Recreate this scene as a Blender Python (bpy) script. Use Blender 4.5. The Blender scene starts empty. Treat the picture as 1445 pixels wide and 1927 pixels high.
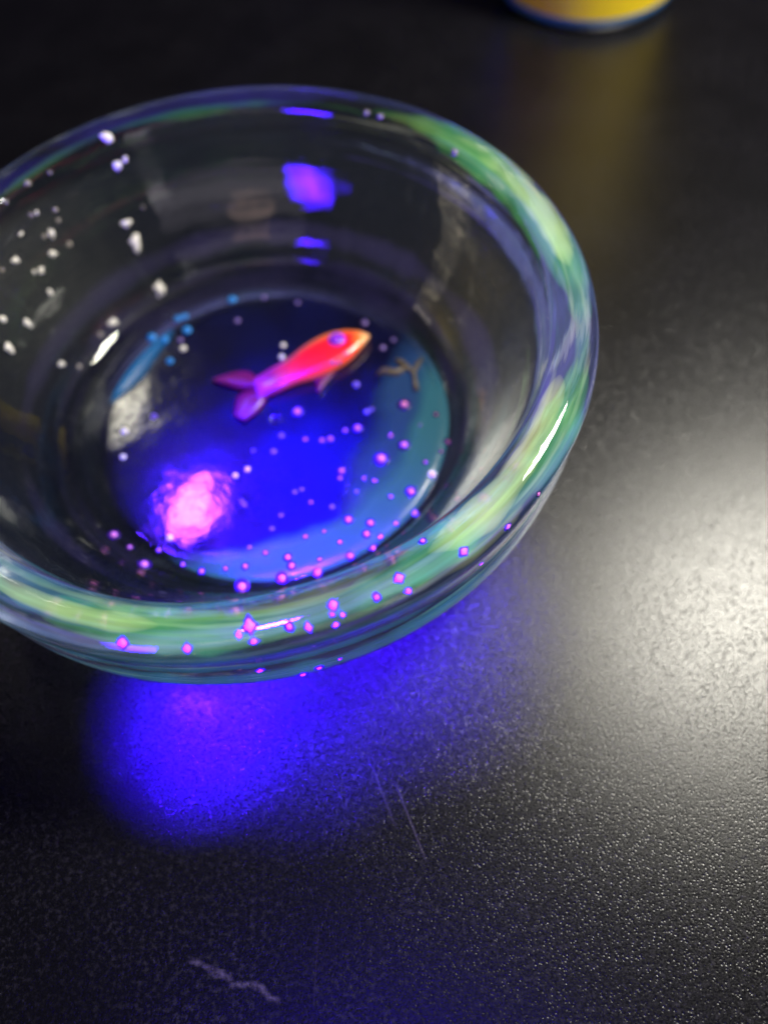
import bpy, bmesh, math, random
from mathutils import Vector, Matrix, noise
from mathutils.bvhtree import BVHTree

random.seed(7)
S = 0.055            # one inner bowl radius, metres; all numbers below are in bowl radii
H = 0.70             # height of the rim above the table
scn = bpy.context.scene
COL = scn.collection

def W(x, y, z):      # bowl units -> world metres (table top at z = 0)
    return Vector((x * S, y * S, (z + H) * S))

# ------------------------------------------------------------------ camera
DEP, ROLL = 1.067, -0.085
fw = Vector((0, math.cos(DEP), -math.sin(DEP)))
rt = Vector((1, 0, 0)); up = rt.cross(fw)
rt2 = rt * math.cos(ROLL) + up * math.sin(ROLL)
up2 = up * math.cos(ROLL) - rt * math.sin(ROLL)
CAM = W(0.431, -1.751, 1.71)
cd = bpy.data.cameras.new("camera")
cam = bpy.data.objects.new("camera", cd); COL.objects.link(cam)
m = Matrix.Identity(4)
for i in range(3):
    m[i][0], m[i][1], m[i][2], m[i][3] = rt2[i], up2[i], -fw[i], CAM[i]
cam.matrix_world = m
cd.sensor_fit = 'VERTICAL'; cd.sensor_height = 24.0
FPX = 1402.0
cd.lens = FPX / 1927 * 24.0
cd.clip_start = 0.005; cd.clip_end = 50
cd.dof.use_dof = True
cd.dof.focus_distance = 2.06 * S
cd.dof.aperture_fstop = 4.6
scn.camera = cam

# ------------------------------------------------------------------ world, lamps, exposure
scn.view_settings.view_transform = 'Standard'
scn.view_settings.look = 'None'
scn.view_settings.exposure = 0
scn.view_settings.gamma = 1
wd = bpy.data.worlds.new("World"); scn.world = wd; wd.use_nodes = True
bg = wd.node_tree.nodes["Background"]
bg.inputs[0].default_value = (0.58, 0.46, 1.0, 1)
bg.inputs[1].default_value = 0.022

def area(name, loc, target, size, radiance, color, spread=180, size_y=None, shape='DISK'):
    l = bpy.data.lights.new(name, 'AREA')
    l.shape = shape
    l.size = size * S
    if size_y: l.size_y = size_y * S
    l.color = color
    a = math.pi * (size * S / 2) ** 2 if shape == 'DISK' else size * S * (size_y or size) * S
    l.energy = radiance * math.pi * a
    l.spread = math.radians(spread)
    o = bpy.data.objects.new(name, l); COL.objects.link(o)
    o.location = W(*loc)
    d = W(*target) - W(*loc)
    o.rotation_euler = d.to_track_quat('-Z', 'Y').to_euler()
    return o

UV = (0.085, 0.012, 1.0)
UVB = (0.035, 0.002, 1.0)
# warm desk lamp, beyond the right edge: the glare on the table
area("desk_lamp", (4.28, 0.9, 4.6), (1.2, -0.6, -0.7), 1.5, 115.0, (1, 0.96, 0.84), 180, 1.2, 'RECTANGLE')
# violet torch above, behind the bowl: hot spot on the resin
area("violet_lamp", (-1.46, 2.06, 3.62), (-0.02, -0.36, -0.55), 0.36, 6.0, UV, 10, None, 'SQUARE')
# violet torch low in front on the left: shines over the near rim on to the far wall
area("violet_torch", (-1.76, -2.46, 0.56), (0.26, 0.88, -0.29), 1.7, 2.6, (0.055, 0.005, 1.0), 20, 1.2, 'RECTANGLE')
# added violet lamps over the front of the bowl, not real sources: pool of light on the table, and the blue of the floor
area("violet_pool_fill", (-0.45, -2.6, 3.2), (-0.20, -1.08, -0.70), 0.38, 230.0, UVB, 7)
area("violet_pool_fill_middle", (-0.1, -2.7, 3.2), (0.12, -0.95, -0.70), 0.5, 85.0, UVB, 10)
area("violet_pool_fill_side", (0.3, -2.8, 3.2), (0.52, -0.82, -0.70), 0.5, 85.0, (0.055, 0.002, 1.0), 10)
area("violet_fill_wide", (0.0, -3.6, 4.2), (0.1, -1.5, -0.70), 0.8, 3.0, UVB, 40)
area("violet_bowl_fill", (0.25, -0.9, 4.0), (0.04, -0.38, -0.55), 0.5, 75.0, UVB, 12)
# added narrow warm lamp behind on the left, not a real source: soft glare on the floor of the bowl
area("warm_glare_fill", (-2.65, 3.73, 3.79), (-0.66, 0.10, -0.55), 2.0, 0.05, (1, 0.95, 0.76), 8)
# added small warm lamp, not a real source: highlight on the left of the rim
area("warm_rim_fill", (-3.15, 2.2, 5.7), (-0.62, -0.98, 0.0), 0.7, 0.012, (1, 0.95, 0.76), 3.5)
# added dim area lamps standing in for the room: reflections that lighten the inner wall
area("room_fill", (5.3, -9.6, 1.2), (0, 0, -0.2), 1.5, 1.5, (1, 0.93, 0.98), 180, 2.6, 'RECTANGLE')
area("room_fill", (-1.6, -9.5, 5.4), (0, 0, -0.2), 2.6, 1.6, (1, 0.66, 0.50), 180, 1.6, 'RECTANGLE')
area("room_fill", (-10.5, 1.4, -0.1), (0, 0, -0.2), 2.2, 4.0, (1, 0.85, 0.62), 180, 1.0, 'RECTANGLE')
area("room_fill", (0.5, -14.0, 5.0), (0, 0, -0.2), 16.0, 0.55, (0.95, 0.85, 1), 180, 8.0, 'RECTANGLE')

scn.render.engine = 'CYCLES'
cy = scn.cycles
cy.max_bounces = 18; cy.transmission_bounces = 16; cy.glossy_bounces = 8; cy.diffuse_bounces = 3
cy.sample_clamp_indirect = 3.0
cy.blur_glossy = 0.3
cy.use_denoising = True

# ------------------------------------------------------------------ helpers
def mat(name):
    m = bpy.data.materials.new(name); m.use_nodes = True
    n = m.node_tree.nodes; n.clear()
    out = n.new('ShaderNodeOutputMaterial')
    return m, n, m.node_tree.links, out

def principled(name, color, rough=0.4, **kw):
    m, n, l, out = mat(name)
    p = n.new('ShaderNodeBsdfPrincipled')
    p.inputs['Base Color'].default_value = (*color, 1)
    p.inputs['Roughness'].default_value = rough
    for k, v in kw.items():
        p.inputs[k].default_value = v
    l.new(p.outputs[0], out.inputs[0])
    m["p"] = p.name
    return m, n, l, p

def link(name, me, mats, parent=None, smooth=True):
    if not isinstance(mats, (list, tuple)): mats = [mats]
    for x in mats: me.materials.append(x)
    if smooth:
        for f in me.polygons: f.use_smooth = True
    o = bpy.data.objects.new(name, me); COL.objects.link(o)
    if parent: o.parent = parent
    return o

def from_bm(name, bm, mats, parent=None, smooth=True):
    me = bpy.data.meshes.new(name); bm.to_mesh(me); bm.free()
    return link(name, me, mats, parent, smooth)

def thing(name, label, cat, loc, group=None):
    o = bpy.data.objects.new(name, None); COL.objects.link(o)
    o.empty_display_size = 0.01
    o.location = loc; o["label"] = label; o["category"] = cat
    if group: o["group"] = group
    return o

def revolve(profile, seg, closed_axis=True, wob=0.0, org=Vector((0, 0, 0)), seed=0.0):
    """profile: list of (r, z) in bowl units; first and last on the axis when r == 0"""
    vs, fs, rows = [], [], []
    for r, z in profile:
        if r < 1e-6:
            rows.append([len(vs)]); vs.append(W(0, 0, z) - org)
        else:
            row = []
            for i in range(seg):
                a = 2 * math.pi * i / seg
                k = 1 + wob * noise.noise(Vector((math.cos(a) * 2.2, math.sin(a) * 2.2, z * 3 + seed)))
                dz = wob * 0.8 * noise.noise(Vector((math.cos(a) * 1.7 + 9, math.sin(a) * 1.7, seed + r * 2)))
                row.append(len(vs)); vs.append(W(r * k * math.cos(a), r * k * math.sin(a), z + dz) - org)
            rows.append(row)
    for a, b in zip(rows, rows[1:]):
        for i in range(seg):
            j = (i + 1) % seg
            if len(a) == 1: fs.append((a[0], b[i], b[j]))
            elif len(b) == 1: fs.append((a[i], b[0], a[j]))
            else: fs.append((a[i], b[i], b[j], a[j]))
    return vs, fs

def spline(pts, n):
    """Catmull-Rom through pts"""
    P = [2 * Vector(pts[0]).to_2d() - Vector(pts[1]).to_2d()] + [Vector(p).to_2d() for p in pts] + [2 * Vector(pts[-1]).to_2d() - Vector(pts[-2]).to_2d()]
    out = []
    for i in range(1, len(P) - 2):
        for k in range(n):
            t = k / n
            a, b, c, d = P[i - 1], P[i], P[i + 1], P[i + 2]
            out.append(tuple(0.5 * ((2 * b) + (c - a) * t + (2 * a - 5 * b + 4 * c - d) * t * t + (3 * b - a - 3 * c + d) * t ** 3)))
    out.append(tuple(P[-2]))
    return out

def mk(name, vs, fs):
    me = bpy.data.meshes.new(name); me.from_pydata([tuple(v) for v in vs], [], fs); me.validate(); me.update()
    bm = bmesh.new(); bm.from_mesh(me); bmesh.ops.recalc_face_normals(bm, faces=bm.faces); bm.to_mesh(me); bm.free()
    return me

def ray_dir(px, py):
    return (fw + rt2 * ((px - 722.5) / FPX) - up2 * ((py - 963.5) / FPX)).normalized()

# ------------------------------------------------------------------ the table
def table_material():
    m, n, l, p = principled("black_leatherette", (0.012, 0.012, 0.014), 0.36)
    tc = n.new('ShaderNodeTexCoord')
    def noi(scale, detail=3, rough=0.55):
        t = n.new('ShaderNodeTexNoise'); t.inputs['Scale'].default_value = scale
        t.inputs['Detail'].default_value = detail; t.inputs['Roughness'].default_value = rough
        l.new(tc.outputs['Object'], t.inputs['Vector']); return t
    def ramp(src, a, b, c0, c1):
        r = n.new('ShaderNodeValToRGB'); r.color_ramp.elements[0].position = a; r.color_ramp.elements[1].position = b
        r.color_ramp.elements[0].color = (*c0, 1); r.color_ramp.elements[1].color = (*c1, 1)
        l.new(src, r.inputs[0]); return r
    def math_(op, a, b=None, c=None):
        q = n.new('ShaderNodeMath'); q.operation = op
        for i, v in enumerate((a, b, c)):
            if v is None: continue
            if isinstance(v, (int, float)): q.inputs[i].default_value = v
            else: l.new(v, q.inputs[i])
        return q.outputs[0]
    # mottled dust in the grain
    mot = noi(1100, 4, 0.7)
    big = noi(55, 3)
    dust = math_('MULTIPLY', ramp(mot.outputs[0], 0.50, 0.66, (0, 0, 0), (1, 1, 1)).outputs[0],
                 ramp(big.outputs[0], 0.35, 0.7, (0.25,) * 3, (1, 1, 1)).outputs[0])
    # worn scuff, hairline scratches and a painted caustic spot, along line segments on the table
    sep = n.new('ShaderNodeVectorMath'); sep.operation = 'ADD'
    wv = n.new('ShaderNodeTexNoise'); wv.inputs['Scale'].default_value = 260; wv.inputs['Detail'].default_value = 2
    l.new(tc.outputs['Object'], wv.inputs['Vector'])
    def seg(p0, p1, width, wob, soft=1.0):
        p0, p1 = Vector(p0), Vector(p1); d = p1 - p0; L = d.length; d.normalize(); nn = Vector((-d.y, d.x, 0))
        def dot(v, off):
            q = n.new('ShaderNodeVectorMath'); q.operation = 'DOT_PRODUCT'; q.inputs[1].default_value = v
            l.new(tc.outputs['Object'], q.inputs[0])
            return math_('SUBTRACT', q.outputs['Value'], off)
        u = dot(d, p0.dot(d)); v = dot(nn, p0.dot(nn))
        v = math_('ADD', v, math_('MULTIPLY', math_('SUBTRACT', wv.outputs[0], 0.5), wob))
        inside = math_('SUBTRACT', 1.0, math_('DIVIDE', math_('ABSOLUTE', v), width))
        inside = math_('MAXIMUM', inside, 0.0)
        e1 = math_('MINIMUM', math_('MAXIMUM', math_('DIVIDE', u, L * 0.15), 0.0), 1.0)
        e2 = math_('MINIMUM', math_('MAXIMUM', math_('DIVIDE', math_('SUBTRACT', L, u), L * 0.15), 0.0), 1.0)
        return math_('MULTIPLY', math_('MULTIPLY', inside, e1), math_('MULTIPLY', e2, soft))
    def T(px, py):
        v = ray_dir(px, py); t = -CAM.z / v.z; q = CAM + v * t; q.z = 0; return q
    fleck = ramp(mot.outputs[0], 0.38, 0.62, (0.15,) * 3, (1, 1, 1)).outputs[0]
    scuff = math_('ADD', seg(T(355, 1800), T(430, 1842), 0.0006, 0.0030), seg(T(425, 1835), T(530, 1885), 0.0008, 0.0034))
    scuff = math_('MULTIPLY', scuff, fleck)
    hair = math_('ADD', seg(T(742, 1470), T(804, 1625), 0.00028, 0.0002, 0.45), seg(T(700, 1440), T(745, 1560), 0.00035, 0.0003, 0.25))
    hair = math_('ADD', hair, seg(T(600, 1740), T(590, 1900), 0.0002, 0.0003, 0.14))
    caustic_patch = math_('MULTIPLY', seg(T(310, 1318), T(420, 1332), 0.0034, 0.0035, 0.4), ramp(noi(900, 4, 0.7).outputs[0], 0.46, 0.56, (0,) * 3, (1,) * 3).outputs[0])  # pink caustic spot beside the bowl, put in as paler table colour
    marks = math_('MINIMUM', math_('ADD', math_('ADD', scuff, hair), caustic_patch), 1.0)
    mix1 = n.new('ShaderNodeMix'); mix1.data_type = 'RGBA'
    mix1.inputs['A'].default_value = (0.004, 0.004, 0.005, 1); mix1.inputs['B'].default_value = (0.030, 0.028, 0.038, 1)
    l.new(dust, mix1.inputs['Factor'])
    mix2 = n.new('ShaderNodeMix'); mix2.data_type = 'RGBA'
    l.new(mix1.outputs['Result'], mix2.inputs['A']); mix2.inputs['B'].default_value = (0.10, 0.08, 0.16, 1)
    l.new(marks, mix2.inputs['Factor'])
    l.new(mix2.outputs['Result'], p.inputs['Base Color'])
    rr = ramp(noi(2600, 2).outputs[0], 0.3, 0.75, (0.20,) * 3, (0.37,) * 3)
    l.new(rr.outputs[0], p.inputs['Roughness'])
    # pebbled grain
    vo = n.new('ShaderNodeTexVoronoi'); vo.inputs['Scale'].default_value = 1750; vo.feature = 'F1'
    dist = n.new('ShaderNodeVectorMath'); dist.operation = 'ADD'
    sc = n.new('ShaderNodeVectorMath'); sc.operation = 'SCALE'; sc.inputs['Scale'].default_value = 0.0003
    l.new(noi(500, 2).outputs[1], sc.inputs[0]); l.new(tc.outputs['Object'], dist.inputs[0]); l.new(sc.outputs[0], dist.inputs[1])
    l.new(dist.outputs[0], vo.inputs['Vector'])
    b1 = n.new('ShaderNodeBump'); b1.inputs['Strength'].default_value = 0.20; b1.inputs['Distance'].default_value = 0.00028
    pit = n.new('ShaderNodeMapRange'); pit.interpolation_type = 'SMOOTHSTEP'
    pit.inputs['From Min'].default_value = 0.05; pit.inputs['From Max'].default_value = 0.42
    l.new(vo.outputs['Distance'], pit.inputs[0]); l.new(math_('MULTIPLY', math_('SUBTRACT', pit.outputs[0], 1.0), math_('ADD', 0.25, math_('MULTIPLY', 1.5, ramp(noi(420, 3, 0.6).outputs[0], 0.35, 0.7, (0,) * 3, (1,) * 3).outputs[0]))), b1.inputs['Height'])
    b2 = n.new('ShaderNodeBump'); b2.inputs['Strength'].default_value = 0.30; b2.inputs['Distance'].default_value = 0.00016
    l.new(noi(2300, 5, 0.68).outputs[0], b2.inputs['Height']); l.new(b1.outputs[0], b2.inputs['Normal'])
    l.new(b2.outputs[0], p.inputs['Normal'])
    return m

bm = bmesh.new()
bmesh.ops.create_cube(bm, size=1)
bmesh.ops.scale(bm, vec=(1.6, 1.4, 0.03), verts=bm.verts)
bmesh.ops.bevel(bm, geom=list(bm.edges), offset=0.004, segments=2, affect='EDGES')
bmesh.ops.translate(bm, vec=(0.05, 0.25, -0.015), verts=bm.verts)
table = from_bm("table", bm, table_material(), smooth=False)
table["kind"] = "structure"

# ------------------------------------------------------------------ the bowl
bowl = thing("glass_bowl", "thick clear glass bowl with a rounded green glowing rim, on the black table", "bowl", (0, 0, 0))

def glass_material():
    m, n, l, out = mat("clear_glass")
    g = n.new('ShaderNodeBsdfGlass'); g.inputs['IOR'].default_value = 1.5; g.inputs['Roughness'].default_value = 0.0
    g.inputs['Color'].default_value = (0.98, 0.99, 0.985, 1)
    tc = n.new('ShaderNodeTexCoord')
    sp = n.new('ShaderNodeSeparateXYZ'); l.new(tc.outputs['Object'], sp.inputs[0])
    def mt(op, a, b=None):
        q = n.new('ShaderNodeMath'); q.operation = op
        for i, v in enumerate((a, b)):
            if v is None: continue
            if isinstance(v, (int, float)): q.inputs[i].default_value = v
            else: l.new(v, q.inputs[i])
        return q.outputs[0]
    ang = mt('ARCTAN2', sp.outputs[1], sp.outputs[0])
    rad = mt('SQRT', mt('ADD', mt('MULTIPLY', sp.outputs[0], sp.outputs[0]), mt('MULTIPLY', sp.outputs[1], sp.outputs[1])))
    cb = n.new('ShaderNodeCombineXYZ')
    l.new(mt('MULTIPLY', rad, 900), cb.inputs[0]); l.new(mt('MULTIPLY', sp.outputs[2], 900), cb.inputs[1]); l.new(mt('MULTIPLY', ang, 5), cb.inputs[2])
    t = n.new('ShaderNodeTexNoise'); t.inputs['Scale'].default_value = 1.0; t.inputs['Detail'].default_value = 3
    l.new(cb.outputs[0], t.inputs['Vector'])
    t2 = n.new('ShaderNodeTexNoise'); t2.inputs['Scale'].default_value = 70; t2.inputs['Detail'].default_value = 2
    l.new(tc.outputs['Object'], t2.inputs['Vector'])
    b0 = n.new('ShaderNodeBump'); b0.inputs['Strength'].default_value = 0.25; b0.inputs['Distance'].default_value = 0.0012
    l.new(t2.outputs[0], b0.inputs['Height'])
    b = n.new('ShaderNodeBump'); b.inputs['Strength'].default_value = 0.22; b.inputs['Distance'].default_value = 0.00025
    l.new(t.outputs[0], b.inputs['Height']); l.new(b0.outputs[0], b.inputs['Normal']); l.new(b.outputs[0], g.inputs['Normal'])
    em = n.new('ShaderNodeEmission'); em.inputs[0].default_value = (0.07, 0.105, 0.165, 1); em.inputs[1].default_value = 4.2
    l.new(em.outputs[0], out.inputs['Volume'])   # added faint glow: lightens the walls and fills dark bands in the rim
    l.new(g.outputs[0], out.inputs[0])
    return m
GLASS = glass_material()
inner = [(0, -0.60), (0.3, -0.60), (0.62, -0.598), (0.745, -0.57), (0.80, -0.47), (0.88, -0.36), (0.94, -0.24), (0.98, -0.12), (1.0, -0.045)]
rim = [(1.012, -0.018), (1.04, 0.004), (1.075, 0.012), (1.115, 0.002), (1.145, -0.028), (1.154, -0.065)]
outer = [(1.147, -0.11), (1.138, -0.15), (1.137, -0.19), (1.142, -0.24), (1.14, -0.31), (1.115, -0.39), (1.06, -0.48), (0.97, -0.565), (0.87, -0.635), (0.80, -0.675), (0.76, -0.694), (0.72, -0.6985), (0.68, -0.692), (0.6, -0.680), (0.3, -0.678), (0, -0.678)]
prof = spline(inner + rim + outer, 4)
prof = [(max(r, 0), z) for r, z in prof]
prof[0] = (0, prof[0][1]); prof[-1] = (0, prof[-1][1])
vs, fs = revolve(prof, 240, wob=0.006)
bme = mk("bowl_wall", vs, fs)
wall = link("bowl_wall", bme, GLASS, bowl)
dep = BVHTree.FromPolygons([v.co.copy() for v in bme.vertices], [tuple(p.vertices) for p in bme.polygons])

# glow strands put into the glass for fluorescence, painted highlights and refracted streaks: volume emission, brighter where the glass is deeper
def glow(name, color, strength):
    m, n, l, out = mat(name)
    e = n.new('ShaderNodeEmission'); e.inputs[0].default_value = (*color, 1); e.inputs[1].default_value = strength
    l.new(e.outputs[0], out.inputs['Volume'])
    return m
def strand(name, r0, z0, rad, material, a0, a1, twist=0.012, ph=0.0, flat=1.0):
    """closed tapered tube inside the glass from angle a0 to a1 (degrees)"""
    n, k = 140, 12
    vs, fs = [], []
    for i in range(n + 1):
        t = i / n; a = math.radians(a0 + (a1 - a0) * t)
        taper = min(1, min(t, 1 - t) * 7 + 0.02) ** 0.7
        rr = rad * taper * max(0.12, 0.85 + 0.9 * noise.noise(Vector((a * 2.6, ph * 3.1, 3))) + 0.35 * noise.noise(Vector((a * 11, ph, 1))))
        cr = r0 + twist * noise.noise(Vector((a * 1.7, ph, 0))) ; cz = z0 + twist * noise.noise(Vector((a * 1.7, ph, 8)))
        for j in range(k):
            b = 2 * math.pi * j / k
            q = cr + rr * math.cos(b)
            vs.append(W(q * math.cos(a), q * math.sin(a), cz + rr * flat * math.sin(b)))
    for i in range(n):
        for j in range(k):
            fs.append((i * k + j, i * k + (j + 1) % k, (i + 1) * k + (j + 1) % k, (i + 1) * k + j))
    fs.append(tuple(range(k))); fs.append(tuple(n * k + j for j in range(k)))
    return link(name, mk(name, vs, fs), material, bowl)
GREEN = glow("green_glow", (0.08, 0.44, 0.10), 135)
LIME = glow("lime_glow", (0.45, 0.52, 0.12), 85)
TEAL = glow("teal_glow", (0.02, 0.20, 0.28), 130)
BLUE = glow("blue_glow", (0.07, 0.05, 0.65), 65)
PALE = glow("highlight_glow", (0.70, 0.72, 0.28), 165)  # yellow-white rim highlights put in as glow
VIOLET = glow("violet_glow", (0.11, 0.075, 0.32), 20)
for r0, z0, rad, mt_, a0, a1, ph in (
        (1.075, -0.060, 0.038, GREEN, -150, -40, 1), (1.09, -0.058, 0.032, GREEN, -70, 62, 2), (1.10, -0.075, 0.016, LIME, -8, 60, 6),
        (1.11, -0.110, 0.018, TEAL, -140, 20, 8), (1.08, -0.23, 0.022, TEAL, -140, -20, 12), (1.05, -0.34, 0.030, TEAL, -125, -30, 13),
        (1.09, -0.19, 0.020, BLUE, -135, -10, 14), (1.06, -0.06, 0.016, BLUE, -12, 42, 16), (1.11, -0.05, 0.016, BLUE, 45, 130, 15),
        (1.06, -0.035, 0.012, BLUE, 70, 215, 17), (1.085, -0.06, 0.010, GREEN, 60, 150, 18), (1.10, -0.055, 0.014, BLUE, 120, 220, 20),
        (1.045, -0.040, 0.016, LIME, -120, -20, 41), (1.06, -0.045, 0.034, PALE, -60, -22, 31), (1.085, -0.05, 0.026, PALE, 2, 36, 32), (1.07, -0.05, 0.030, PALE, -145, -98, 33),
        (1.10, -0.08, 0.010, PALE, -66, -44, 35)):
    strand("glow_strand", r0, z0, rad, mt_, a0, a1, ph=ph, twist=0.022)
for r0, z0, rad, ph in ((0.815, -0.600, 0.040, 61), (0.90, -0.51, 0.055, 62), (0.755, -0.632, 0.032, 65), (0.70, -0.638, 0.030, 63), (0.63, -0.640, 0.030, 64)):
    strand("fill_glow_ring", r0, z0, rad, VIOLET, -170, 188, ph=ph, twist=0.008)  # added violet glow, fills the dark ring where floor meets wall
THIN = [glow("streak_glow", c, k) for c, k in (((0.60, 0.66, 0.30), 260), ((0.30, 0.55, 0.18), 220), ((0.06, 0.30, 0.36), 200), ((0.16, 0.10, 0.75), 220), ((0.75, 0.74, 0.55), 280))]  # thin streaks of refracted light, put in as glow
rs = random.Random(11)
for i in range(64):
    a0 = rs.uniform(-150, 30); L = rs.uniform(16, 60)
    r0 = rs.uniform(1.035, 1.12); z0 = rs.uniform(-0.11, -0.018) if i % 4 else rs.uniform(-0.34, -0.12)
    strand("glow_strand", r0, z0, rs.uniform(0.0025, 0.0075), THIN[rs.choice((0, 1, 1, 1, 2, 2, 3, 3, 4))] , a0, a0 + L, ph=40 + i, twist=0.014)

# ------------------------------------------------------------------ resin floor
DC = (0.05, -0.075, -0.552); DR = 0.640
def thin_alpha(n, l, p, t):
    a = n.new('ShaderNodeAttribute'); a.attribute_name = "thin"      # the resin thins out to nothing at its edges
    ma = n.new('ShaderNodeMath'); ma.operation = 'MULTIPLY_ADD'; ma.inputs[1].default_value = 0.5; l.new(t.outputs[0], ma.inputs[0])
    mb = n.new('ShaderNodeMath'); mb.operation = 'ADD'; mb.inputs[1].default_value = -0.25; l.new(a.outputs['Fac'], ma.inputs[2]); l.new(ma.outputs[0], mb.inputs[0])
    mr = n.new('ShaderNodeMapRange'); mr.interpolation_type = 'SMOOTHSTEP'; mr.inputs['From Min'].default_value = 0.05; mr.inputs['From Max'].default_value = 0.75; mr.inputs['To Max'].default_value = 0.9
    l.new(mb.outputs[0], mr.inputs[0]); l.new(mr.outputs[0], p.inputs['Alpha'])
def resin_material():
    m, n, l, p = principled("dark_resin", (0.02, 0.02, 0.06), 0.42)
    p.inputs['Coat Weight'].default_value = 1.0; p.inputs['Coat Roughness'].default_value = 0.08; p.inputs['Specular IOR Level'].default_value = 0.1
    tc = n.new('ShaderNodeTexCoord')
    t = n.new('ShaderNodeTexNoise'); t.inputs['Scale'].default_value = 75; t.inputs['Detail'].default_value = 4
    l.new(tc.outputs['Object'], t.inputs['Vector'])
    r = n.new('ShaderNodeValToRGB')
    r.color_ramp.elements[0].position = 0.35; r.color_ramp.elements[0].color = (0.0015, 0.0015, 0.010, 1)
    r.color_ramp.elements[1].position = 0.72; r.color_ramp.elements[1].color = (0.003, 0.004, 0.055, 1)
    l.new(t.outputs[0], r.inputs[0]); l.new(r.outputs[0], p.inputs['Base Color'])
    t2 = n.new('ShaderNodeTexNoise'); t2.inputs['Scale'].default_value = 110; t2.inputs['Detail'].default_value = 3
    l.new(tc.outputs['Object'], t2.inputs['Vector'])
    b = n.new('ShaderNodeBump'); t2.inputs['Detail'].default_value = 4; b.inputs['Strength'].default_value = 0.15; b.inputs['Distance'].default_value = 0.001
    l.new(t2.outputs[0], b.inputs['Height'])
    l.new(b.outputs[0], p.inputs['Normal']); l.new(b.outputs[0], p.inputs['Coat Normal'])
    thin_alpha(n, l, p, t)
    return m
RESIN = resin_material()
def disc_mesh(name, rfun, r_in_fun, z_top, z_bot, seg=160, rings=10):
    """annulus or disc around DC with rounded edge"""
    vs, fs = [], []
    rows = []
    for q in range(rings + 1):
        row = []
        for i in range(seg):
            a = 2 * math.pi * i / seg
            r0, r1 = r_in_fun(a), rfun(a)
            t = q / rings
            r = r0 + (r1 - r0) * t
            e = min(t, 1 - t if r0 > 0.01 else 1.0)
            edge = 1 - max(0, (t - 0.95) / 0.05) ** 2 * 0.3
            z = z_bot + (z_top - z_bot) * edge + 0.003 * noise.noise(Vector((r * math.cos(a) * 3, r * math.sin(a) * 3, 2)))
            row.append(len(vs)); vs.append(W(DC[0] + r * math.cos(a), DC[1] + r * math.sin(a), z))
        rows.append(row)
    row = []
    for i in range(seg):
        a = 2 * math.pi * i / seg; r = rfun(a)
        row.append(len(vs)); vs.append(W(DC[0] + r * math.cos(a), DC[1] + r * math.sin(a), z_bot))
    rows.append(row)
    row = []
    for i in range(seg):
        a = 2 * math.pi * i / seg; r = r_in_fun(a)
        row.append(len(vs)); vs.append(W(DC[0] + r * math.cos(a), DC[1] + r * math.sin(a), z_bot))
    rows.append(row); rows.append(rows[0])
    for a, b in zip(rows, rows[1:]):
        for i in range(seg):
            j = (i + 1) % seg
            fs.append((a[i], b[i], b[j], a[j]))
    return mk(name, vs, fs)
dme = disc_mesh("resin_floor", lambda a: DR + 0.035 + 0.02 * noise.noise(Vector((math.cos(a) * 3, math.sin(a) * 3, 5))), lambda a: 0.004, DC[2], -0.594, rings=24)
at = dme.attributes.new("thin", 'FLOAT', 'POINT')
for q in range(len(dme.vertices)):
    row = q // 160
    at.data[q].value = min(1.0, (24 - row) / 24 * 5.0) if row <= 24 else 0.0
floor = link("resin_floor", dme, RESIN, bowl)

# glowing crescents of fluorescent resin poured round the edge
CRES = []
def crescent(name, a0, a1, wmax, material, z, ph, r_out=0.66):
    n, k = 120, 10
    vs, fs, rows = [], [], []
    for q in range(2):
        for i in range(n + 1):
            t = i / n; a = math.radians(a0 + (a1 - a0) * t)
            env = math.sin(math.pi * t) ** 0.55
            w = wmax * env * (0.85 + 0.16 * noise.noise(Vector((a * 2.3, ph, 0))) + 0.05 * noise.noise(Vector((a * 8, ph, 4)))) + 0.003
            ro = (r_out or DR) - 0.008
            row = []
            for j in range(k + 1):
                s = j / k; r = ro - w * (1 - s)
                dome = (1 - (2 * s - 1) ** 4) * 0.010 * min(1, env * 1.5) + 0.0008
                row.append(len(vs))
                vs.append(W(DC[0] + r * math.cos(a), DC[1] + r * math.sin(a), z + (dome if q == 0 else -0.006)))
            rows.append(row)
    for q in range(2):
        for i in range(n):
            for j in range(k):
                a, b = rows[q * (n + 1) + i], rows[q * (n + 1) + i + 1]
                fs.append((a[j], b[j], b[j + 1], a[j + 1]))
    for i in range(n):
        a, b, c, d = rows[i], rows[i + 1], rows[n + 1 + i], rows[n + 2 + i]
        fs.append((a[0], b[0], d[0], c[0])); fs.append((a[k], b[k], d[k], c[k]))
    for i in (0, n):
        a, c = rows[i], rows[n + 1 + i]
        for j in range(k): fs.append((a[j], a[j + 1], c[j + 1], c[j]))
    me = mk(name, vs, fs); at = me.attributes.new("thin", 'FLOAT', 'POINT')
    for q in range(len(vs)):
        i, j = (q // (k + 1)) % (n + 1), q % (k + 1)
        at.data[q].value = min(1.0, j / k * 1.8) * min(1.0, min(i, n - i) / n * 4.5)
    o = link(name, me, material, bowl); CRES.append(o)
    return o
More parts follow.
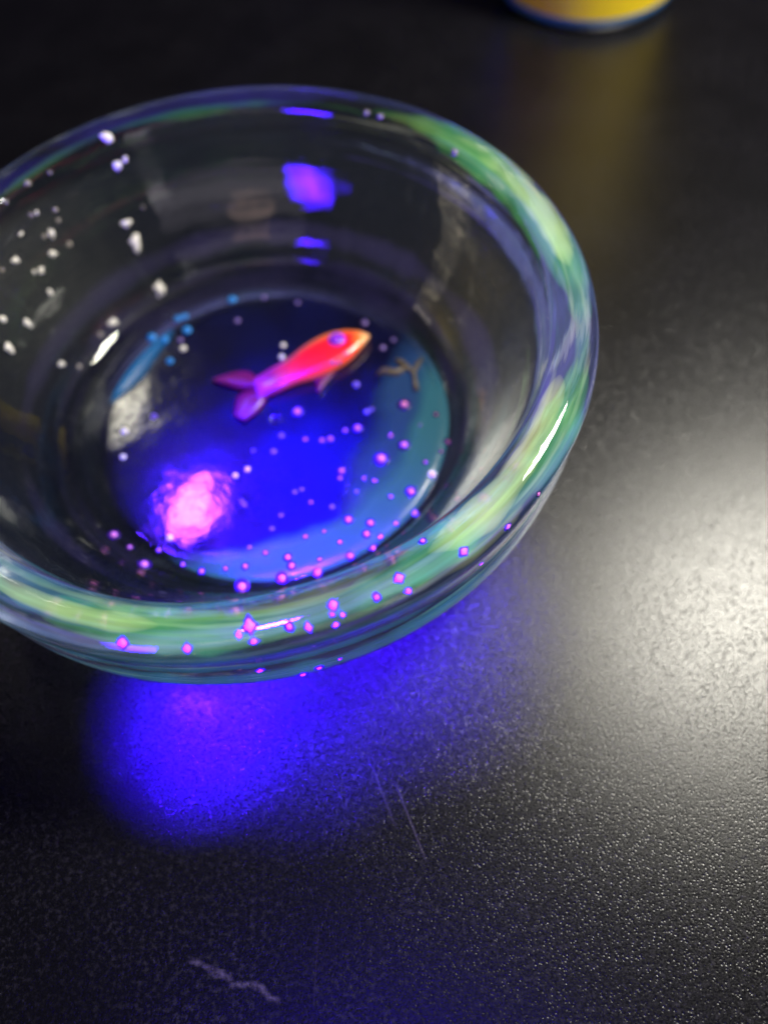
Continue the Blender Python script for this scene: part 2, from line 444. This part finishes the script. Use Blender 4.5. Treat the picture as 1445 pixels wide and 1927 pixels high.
def fluor(name, base, emit, es):
    m, n, l, p = principled(name, base, 0.3)
    p.inputs['Emission Color'].default_value = (*emit, 1); p.inputs['Emission Strength'].default_value = es
    p.inputs['Coat Weight'].default_value = 0.25; p.inputs['Coat Roughness'].default_value = 0.1
    tc = n.new('ShaderNodeTexCoord')
    t = n.new('ShaderNodeTexNoise'); t.inputs['Scale'].default_value = 120; t.inputs['Detail'].default_value = 3
    l.new(tc.outputs['Object'], t.inputs['Vector'])
    b = n.new('ShaderNodeBump'); b.inputs['Strength'].default_value = 0.2; b.inputs['Distance'].default_value = 0.001
    l.new(t.outputs[0], b.inputs['Height']); l.new(b.outputs[0], p.inputs['Normal'])
    thin_alpha(n, l, p, t)
    return m
FT = fluor("teal_resin", (0.006, 0.02, 0.014), (0.030, 0.13, 0.17), 1.0)
FB = fluor("cyan_resin", (0.01, 0.03, 0.10), (0.0, 0.10, 0.26), 1.0)
FD = fluor("dim_teal_resin", (0.005, 0.012, 0.018), (0.014, 0.045, 0.15), 1.0)
crescent("glowing_resin", -80, 40, 0.42, FD, DC[2] - 0.006, 5.0)
crescent("glowing_resin", -128, 30, 0.24, FT, DC[2], 2.0)
crescent("glowing_resin", 128, 168, 0.105, FB, DC[2], 7.0)

disc_bvh = BVHTree.FromPolygons([v.co.copy() for v in dme.vertices], [tuple(p.vertices) for p in dme.polygons])
def tree(o): return BVHTree.FromPolygons([v.co.copy() for v in o.data.vertices], [tuple(p.vertices) for p in o.data.polygons])
CBV = [tree(o) for o in CRES]
def on(bv, px, py):
    hs = [b.ray_cast(CAM, ray_dir(px, py)) for b in ((bv,) if bv is dep else (bv, *CBV))]
    hs = [h for h in hs if h[0] is not None]
    h = min(hs, key=lambda h: h[3]) if hs else (None, None)
    return (h[0], h[1]) if h[0] is not None else (None, None)

# ------------------------------------------------------------------ the fish
fz = DC[2] + 0.012
fish = thing("goldfish_ornament", "small red orange fish with a violet forked tail lying in the bowl", "fish", (0, 0, 0))
def F(px, py, dz=0.0):          # a point of the fish outline, on the resin surface
    v = ray_dir(px, py); t = ((fz + H + dz) * S - CAM.z) / v.z
    return CAM + v * t
def paint(name, color, rough, **kw):
    m, n, l, p = principled(name, color, rough, **kw); return m, n, l, p
RED, n, l, p = paint("fish_paint", (0.5, 0.04, 0.02), 0.3)
tc = n.new('ShaderNodeTexCoord'); gr = n.new('ShaderNodeTexNoise'); gr.inputs['Scale'].default_value = 160; gr.inputs['Detail'].default_value = 3
l.new(tc.outputs['Object'], gr.inputs['Vector'])
att = n.new('ShaderNodeAttribute'); att.attribute_name = "along"
ad = n.new('ShaderNodeMath'); ad.operation = 'MULTIPLY_ADD'; ad.inputs[1].default_value = 0.16
l.new(gr.outputs[0], ad.inputs[0]); l.new(att.outputs['Fac'], ad.inputs[2])
cr = n.new('ShaderNodeValToRGB'); e = cr.color_ramp.elements
e[0].position = 0.08; e[0].color = (0.35, 0.02, 0.30, 1)
e[1].position = 1.0; e[1].color = (0.95, 0.45, 0.18, 1)
for pos, c in ((0.20, (0.22, 0.010, 0.12, 1)), (0.32, (0.55, 0.02, 0.09, 1)), (0.44, (0.80, 0.006, 0.03, 1)), (0.86, (0.85, 0.012, 0.02, 1)), (0.95, (0.95, 0.18, 0.03, 1))):
    k = e.new(pos); k.color = c
l.new(ad.outputs[0], cr.inputs[0]); ac_ = n.new('ShaderNodeAttribute'); ac_.attribute_name = "across"
edge = n.new('ShaderNodeValToRGB'); ee = edge.color_ramp.elements
ee[0].position = 0.0; ee[0].color = (1, 1, 1, 1); ee[1].position = 1.0; ee[1].color = (0.75,) * 3 + (1,)
for pos, v in ((0.14, 0.0), (0.86, 0.0)):
    k = ee.new(pos); k.color = (v, v, v, 1)
l.new(ac_.outputs['Fac'], edge.inputs[0])
og = n.new('ShaderNodeMix'); og.data_type = 'RGBA'
l.new(edge.outputs[0], og.inputs['Factor']); l.new(cr.outputs[0], og.inputs['A'])
oc = n.new('ShaderNodeValToRGB'); oe = oc.color_ramp.elements
oe[0].position = 0.15; oe[0].color = (0.5, 0.02, 0.35, 1); oe[1].position = 0.6; oe[1].color = (0.95, 0.26, 0.04, 1)
l.new(att.outputs['Fac'], oc.inputs[0]); l.new(oc.outputs[0], og.inputs['B'])
l.new(og.outputs['Result'], p.inputs['Base Color'])
l.new(og.outputs['Result'], p.inputs['Emission Color']); p.inputs['Emission Strength'].default_value = 0.35
p.inputs['Coat Weight'].default_value = 0.6
top = [(476, 714), (508, 694), (540, 676), (570, 652), (605, 632), (640, 622), (672, 622), (692, 628)]
bot = [(488, 752), (520, 740), (556, 724), (590, 714), (625, 700), (655, 682), (678, 658), (696, 634)]
def sheet(name, A, B, thick, n, m_, material, parent, attr=None):
    """pillow-shaped solid between two outlines A and B"""
    def samp(P, t):
        f = t * (len(P) - 1); i = min(int(f), len(P) - 2); u = f - i
        g = lambda k: Vector(P[max(0, min(k, len(P) - 1))])
        a, b, c, d = g(i - 1), g(i), g(i + 1), g(i + 2)
        return 0.5 * ((2 * b) + (c - a) * u + (2 * a - 5 * b + 4 * c - d) * u * u + (3 * b - a - 3 * c + d) * u ** 3)
    vs, fs, al = [], [], []
    for side in (1, -1):
        for i in range(n + 1):
            t = i / n; a, b = samp(A, t), samp(B, t)
            for j in range(m_ + 1):
                s = j / m_; q = a.lerp(b, s)
                h = thick * math.sqrt(max(0, 1 - (2 * s - 1) ** 2)) * (0.35 + 0.65 * math.sqrt(max(0, math.sin(math.pi * min(1, t * 0.92 + 0.02)))))
                vs.append(F(q.x, q.y, side * h if side > 0 else -0.008)); al.append(t)
    k = m_ + 1; N = (n + 1) * k
    for s in (0, 1):
        for i in range(n):
            for j in range(m_):
                fs.append((s * N + i * k + j, s * N + i * k + j + 1, s * N + (i + 1) * k + j + 1, s * N + (i + 1) * k + j))
    for i in range(n):
        for j in (0, m_):
            fs.append((i * k + j, (i + 1) * k + j, N + (i + 1) * k + j, N + i * k + j))
    for i in (0, n):
        for j in range(m_):
            fs.append((i * k + j, i * k + j + 1, N + i * k + j + 1, N + i * k + j))
    me = mk(name, vs, fs)
    at = me.attributes.new("along", 'FLOAT', 'POINT'); ac = me.attributes.new("across", 'FLOAT', 'POINT')
    for i in range(len(al)): ac.data[i].value = (i % (m_ + 1)) / m_
    for i, v in enumerate(al): at.data[i].value = v
    return link(name, me, material, parent)
sheet("body", top, bot, 0.050, 40, 14, RED, fish)
TAIL, n2, l2, p2 = paint("fin_paint", (0.10, 0.005, 0.035), 0.35)
p2.inputs['Emission Color'].default_value = (0.22, 0.0, 0.18, 1); p2.inputs['Emission Strength'].default_value = 0.2
sheet("tail_fin", [(494, 722), (470, 700), (440, 700), (402, 712)], [(496, 734), (470, 732), (448, 732), (400, 716)], 0.016, 16, 6, TAIL, fish)
sheet("tail_fin", [(490, 732), (468, 734), (446, 748), (440, 782)], [(500, 742), (500, 756), (485, 776), (462, 792)], 0.016, 16, 6, TAIL, fish)
sheet("belly_fin", [(588, 714), (594, 722), (596, 736)], [(636, 698), (618, 716), (600, 740)], 0.014, 10, 5, TAIL, fish)
EYE, _, _, _ = paint("eye_white", (0.30, 0.03, 0.75), 0.25, **{'Emission Color': (0.35, 0.05, 0.9, 1), 'Emission Strength': 0.45})
def dome(name, px, py, rpx, dz, h, material, parent, ring=None):
    c = F(px, py, dz); r = rpx / FPX * (c - CAM).dot(fw)
    bm = bmesh.new(); bmesh.ops.create_uvsphere(bm, u_segments=20, v_segments=10, radius=1)
    bmesh.ops.scale(bm, vec=(r, r, h * S), verts=bm.verts); bmesh.ops.translate(bm, vec=c, verts=bm.verts)
    return from_bm(name, bm, material, parent)
eye = dome("eye", 634, 639, 16, 0.046, 0.012, EYE, fish)
IRIS, _, _, _ = paint("eye_iris", (0.02, 0.0, 0.10), 0.25)
dome("iris", 633.5, 639.5, 11.5, 0.0515, 0.0085, IRIS, eye)
dome("pupil", 633, 640, 7.5, 0.0555, 0.0075, EYE, eye)

CBV += [tree(o) for o in fish.children]

# ------------------------------------------------------------------ bubbles
PINK, _, _, _ = principled("bubble_pink_glint", (0.85, 0.26, 0.42), 0.25)  # clear bubble's pink, violet-lit centre painted as opaque colour
BEAD, _, _, _ = principled("bubble_glint", (0.92, 0.88, 0.80), 0.25)  # white glint of a clear bubble painted as opaque colour
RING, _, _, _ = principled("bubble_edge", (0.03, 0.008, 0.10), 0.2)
DIM, _, _, _ = principled("bubble_violet", (0.20, 0.13, 0.42), 0.3)  # violet light in clear bubbles painted as bead colour
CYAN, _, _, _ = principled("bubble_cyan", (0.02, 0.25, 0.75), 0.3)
def bubble_mesh(name, n=16, ring=True, kind=0, cyan=None, jit=0.0):
    """unit bubble: dome of radius 0.55 in a ring of radius 1 (kind 1: pointed, four-sided)"""
    vs, fs, mi = [], [], []
    def prof_rows(pr, mat_i):
        base = len(vs)
        for r, z in pr:
            for i in range(n):
                a = 2 * math.pi * i / n
                k = 1.0
                if kind == 1:
                    c = abs(math.cos(a)); s = abs(math.sin(a)); k = 1.2 / ((c ** 1.1 + s ** 1.1) ** 0.91)
                k *= 1 + jit * noise.noise(Vector((math.cos(a) * 1.6 + jit * 70, math.sin(a) * 1.6, jit * 40)))
                vs.append((r * k * math.cos(a), r * k * math.sin(a), z))
        for q in range(len(pr) - 1):
            for i in range(n):
                j = (i + 1) % n
                fs.append((base + q * n + i, base + q * n + j, base + (q + 1) * n + j, base + (q + 1) * n + i)); mi.append(mat_i)
        fs.append(tuple(base + (len(pr) - 1) * n + i for i in range(n))); mi.append(mat_i)
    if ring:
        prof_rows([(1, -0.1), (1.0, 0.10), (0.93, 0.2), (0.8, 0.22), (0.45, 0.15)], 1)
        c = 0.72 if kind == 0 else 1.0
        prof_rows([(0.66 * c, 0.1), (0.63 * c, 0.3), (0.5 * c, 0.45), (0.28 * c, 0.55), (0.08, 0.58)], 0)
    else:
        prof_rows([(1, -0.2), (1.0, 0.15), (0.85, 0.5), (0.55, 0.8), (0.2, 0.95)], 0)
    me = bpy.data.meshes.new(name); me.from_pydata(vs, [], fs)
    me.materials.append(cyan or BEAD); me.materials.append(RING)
    for p, k in zip(me.polygons, mi): p.material_index = k; p.use_smooth = True
    me.update(); return me
M_RING = bubble_mesh("air_bubble", cyan=PINK); M_DIA = bubble_mesh("air_bubble", kind=1, cyan=PINK); M_BEAD = bubble_mesh("air_bubble", ring=False)
GREYB, _, _, _ = principled("bubble_dim_glint", (0.30, 0.27, 0.24), 0.15)  # weaker glint of a clear bubble painted as darker colour
M_GREY = bubble_mesh("air_bubble", ring=False, cyan=GREYB)
M_CYAN = bubble_mesh("air_bubble", ring=False, cyan=CYAN)
M_DIM = bubble_mesh("air_bubble", ring=False, cyan=DIM)
W_BEAD = [bubble_mesh("air_bubble", ring=False, jit=0.5 + 0.12 * i) for i in range(5)]
W_GREY = [bubble_mesh("air_bubble", ring=False, cyan=GREYB, jit=0.55 + 0.13 * i) for i in range(4)]
DIAS = [M_DIA] + [bubble_mesh("air_bubble", kind=1, cyan=PINK, jit=0.3 + 0.1 * i) for i in range(3)] + [bubble_mesh("air_bubble", cyan=PINK, jit=0.45)]
def bubble(bv, px, py, size_px, me, stretch=1.0, rot=None):
    loc, nor = on(bv, px, py)
    if loc is None: return
    dist = (loc - CAM).dot(fw)
    r = size_px * 0.5 / FPX * dist
    o = bpy.data.objects.new("air_bubble", me); COL.objects.link(o); o.parent = bowl
    if nor.dot(loc - CAM) > 0: nor = -nor
    q = nor.to_track_quat('Z', 'Y').to_matrix().to_4x4()
    o.matrix_world = Matrix.Translation(loc) @ q @ Matrix.Rotation(random.uniform(0, 6.28) if rot is None else rot, 4, 'Z') @ Matrix.Diagonal((r * stretch, r, r * 0.8, 1))
for px, py, s in [(606, 829, 9), (622, 826, 10), (717, 864, 22), (760, 762, 18), (760, 838, 17), (773, 925, 17), (813, 893, 13), (842, 832, 12),
                  (780, 965, 11), (697, 984, 13), (690, 1005, 13), (716, 1010, 9), (701, 1030, 15), (659, 1046, 13), (656, 978, 14), (602, 1053, 8),
                  (542, 1049, 13), (549, 1065, 13), (531, 1088, 18), (462, 1066, 11), (597, 1078, 14), (456, 1104, 22), (380, 1075, 11), (673, 806, 14),
                  (643, 886, 12), (575, 827, 8), (272, 1063, 20), (215, 1007, 17), (640, 900, 8), (685, 900, 7), (735, 820, 9), (800, 870, 8), (820, 780, 8), (705, 905, 8), (745, 985, 9), (575, 1010, 8), (500, 1040, 9), (425, 1070, 8), (640, 1020, 8), (610, 1000, 7), (560, 775, 16), (650, 810, 8), (300, 1035, 9), (345, 1062, 9), (245, 1030, 10), (830, 850, 7), (470, 1030, 7), (585, 945, 7), (735, 935, 8)]:
    bubble(disc_bvh if disc_bvh.ray_cast(CAM, ray_dir(px, py))[0] else dep, px, py, s * 1.45, M_RING)
for px, py, s in [(443, 895, 12), (466, 883, 12), (555, 926, 10), (568, 921, 9), (529, 970, 10), (512, 995, 11), (625, 954, 12), (460, 950, 10), (455, 943, 8),
                  (477, 848, 8), (515, 850, 13), (530, 820, 12), (671, 925, 9), (320, 1012, 15), (235, 812, 18), (232, 860, 14), (290, 784, 14), (345, 656, 16),
                  (340, 640, 13), (533, 650, 13), (530, 672, 14), (670, 724, 16), (690, 775, 14), (625, 682, 11), (638, 683, 9), (650, 665, 10),
                  (686, 608, 15), (447, 604, 14), (497, 560, 12), (560, 570, 11), (720, 655, 14), (740, 640, 11), (790, 800, 8), (700, 770, 9)]:
    bubble(disc_bvh if disc_bvh.ray_cast(CAM, ray_dir(px, py))[0] else dep, px, py, s * 0.8, M_BEAD if (px, py) in ((533, 650), (530, 672), (443, 895), (466, 883), (320, 1012), (235, 812), (232, 860), (345, 656)) else M_DIM)
for px, py, s in [(286, 636, 18), (310, 640, 15), (335, 600, 14), (352, 622, 18), (348, 596, 13), (437, 565, 18), (320, 680, 14)]:
    bubble(disc_bvh if disc_bvh.ray_cast(CAM, ray_dir(px, py))[0] else dep, px, py, s, M_CYAN)
# bubbles in the left wall
for px, py, s in [(201, 258, 24), (95, 325, 12), (53, 345, 16), (12, 380, 13), (238, 420, 20), (256, 457, 27), (301, 545, 24), (213, 607, 18), (100, 477, 22),
                  (110, 415, 14), (30, 490, 18), (70, 400, 12), (98, 440, 16), (130, 460, 11), (78, 508, 13), (53, 608, 24), (18, 655, 20), (116, 685, 22),
                  (6, 600, 18), (5, 508, 11), (222, 312, 20), (236, 300, 14), (60, 405, 13), (84, 445, 12), (95, 550, 12), (190, 630, 12), (150, 690, 10),
                  (65, 512, 11), (270, 390, 9), (40, 440, 10), (105, 395, 11), (855, 287, 16), (690, 213, 15), (715, 218, 11)]:
    bubble(dep, px, py, s * random.uniform(0.55, 0.85), random.choice(W_BEAD) if s >= 18 else random.choice(W_GREY if random.random() < 0.6 else W_BEAD), random.uniform(1, 1.4))
# pointed bubbles in the front of the rim
for px, py, s in [(470, 1178, 26), (545, 1179, 18), (581, 1180, 16), (627, 1138, 20), (709, 1124, 18), (751, 1088, 20), (768, 1112, 14), (872, 1038, 19),
                  (795, 1018, 15), (955, 991, 14), (232, 1210, 24), (353, 1220, 18), (478, 1207, 15), (450, 1194, 13), (626, 1156, 11), (645, 1157, 10), (632, 1176, 12),
                  (601, 1256, 16), (570, 1268, 18), (490, 1261, 16), (741, 1212, 15), (640, 1240, 9), (820, 1166, 11), (1012, 930, 12), (905, 1060, 10)]:
    bubble(dep, px, py, s, random.choice(DIAS), random.uniform(1, 1.35), rot=random.choice((0, 0.2, 1.6)))

# brown forked twig beside the fish
BROWN, n, l, p = principled("brown_paint", (0.10, 0.075, 0.05), 0.5)
def tube(name, pts, rads, material, parent, k=8):
    vs, fs = [], []
    for i, p_ in enumerate(pts):
        d = (Vector(pts[min(i + 1, len(pts) - 1)]) - Vector(pts[max(i - 1, 0)])).normalized()
        u = d.orthogonal().normalized(); v = d.cross(u)
        for j in range(k):
            b = 2 * math.pi * j / k
            vs.append(Vector(p_) + (u * math.cos(b) + v * math.sin(b)) * rads[i])
    for i in range(len(pts) - 1):
        for j in range(k):
            fs.append((i * k + j, i * k + (j + 1) % k, (i + 1) * k + (j + 1) % k, (i + 1) * k + j))
    fs.append(tuple(range(k))); fs.append(tuple((len(pts) - 1) * k + j for j in range(k)))
    return link(name, mk(name, vs, fs), material, parent)
twig = thing("forked_twig", "tiny brown forked twig shape just right of the fish head", "twig", (0, 0, 0))
px2 = lambda *pp: [F(x, y, -0.002) for x, y in pp]
tube("stem", px2((783, 735), (780, 715), (778, 700), (786, 685), (794, 674)), [0.0007, 0.0005, 0.0005, 0.0006, 0.0004], BROWN, twig)
tube("branch", px2((778, 702), (765, 690), (752, 682), (745, 676)), [0.0005, 0.0006, 0.0008, 0.0003], BROWN, twig)
tube("branch", px2((764, 692), (745, 702), (722, 698), (708, 706)), [0.0005, 0.0009, 0.0008, 0.0003], BROWN, twig)

# ------------------------------------------------------------------ the can
CX, CY, CRR = 1.87, 3.01, 0.515
can = thing("metal_can", "yellow can with a blue band round its base, standing far back on the table", "can", (CX * S, CY * S, 0))
def rev(name, pr, material, seg=96):
    vs, fs, rows = [], [], []
    for r, z in pr:
        if r < 1e-6: rows.append([len(vs)]); vs.append((0, 0, z * S)); continue
        row = []
        for i in range(seg):
            a = 2 * math.pi * i / seg
            row.append(len(vs)); vs.append((r * S * math.cos(a), r * S * math.sin(a), z * S))
        rows.append(row)
    for a, b in zip(rows, rows[1:]):
        for i in range(seg):
            j = (i + 1) % seg
            if len(a) == 1: fs.append((a[0], b[i], b[j]))
            elif len(b) == 1: fs.append((a[i], b[0], a[j]))
            else: fs.append((a[i], b[i], b[j], a[j]))
    me = mk(name, vs, fs)
    return link(name, me, material, can)
METAL, _, _, _ = principled("tin", (0.6, 0.6, 0.62), 0.3, Metallic=1.0)
BLUEP, _, _, _ = principled("blue_print", (0.06, 0.24, 0.60), 0.3)
YEL, n, l, p = principled("label_print", (0.85, 0.52, 0.01), 0.32)
tc = n.new('ShaderNodeTexCoord'); sx = n.new('ShaderNodeSeparateXYZ'); l.new(tc.outputs['Object'], sx.inputs[0])
at2 = n.new('ShaderNodeMath'); at2.operation = 'ARCTAN2'; l.new(sx.outputs[1], at2.inputs[0]); l.new(sx.outputs[0], at2.inputs[1])
lt = n.new('ShaderNodeMath'); lt.operation = 'LESS_THAN'; lt.inputs[1].default_value = math.radians(-152)
l.new(at2.outputs[0], lt.inputs[0])
mx = n.new('ShaderNodeMix'); mx.data_type = 'RGBA'; mx.inputs['A'].default_value = (0.95, 0.70, 0.02, 1); mx.inputs['B'].default_value = (0.02, 0.08, 0.4, 1)
l.new(lt.outputs[0], mx.inputs['Factor']); l.new(mx.outputs['Result'], p.inputs['Base Color'])
R0 = CRR
rev("base_rim", [(0, 0.04), (R0 * 0.84, 0.04), (R0 * 0.9, 0.004), (R0 * 0.93, 0.001), (R0 * 0.965, 0.012), (R0 * 0.98, 0.035)], METAL)
rev("base_band", [(R0 * 0.981, 0.034), (R0 * 0.992, 0.046), (R0, 0.058), (R0, 0.075)], BLUEP)
rev("can_wall", [(R0, 0.0755), (R0, 1.0), (R0, 1.75), (R0 * 0.97, 1.86), (R0 * 0.85, 1.98)], YEL)
rev("lid", [(R0 * 0.852, 1.978), (R0 * 0.87, 2.01), (R0 * 0.85, 2.03), (R0 * 0.8, 2.0), (R0 * 0.76, 1.96), (0, 1.965)], METAL)
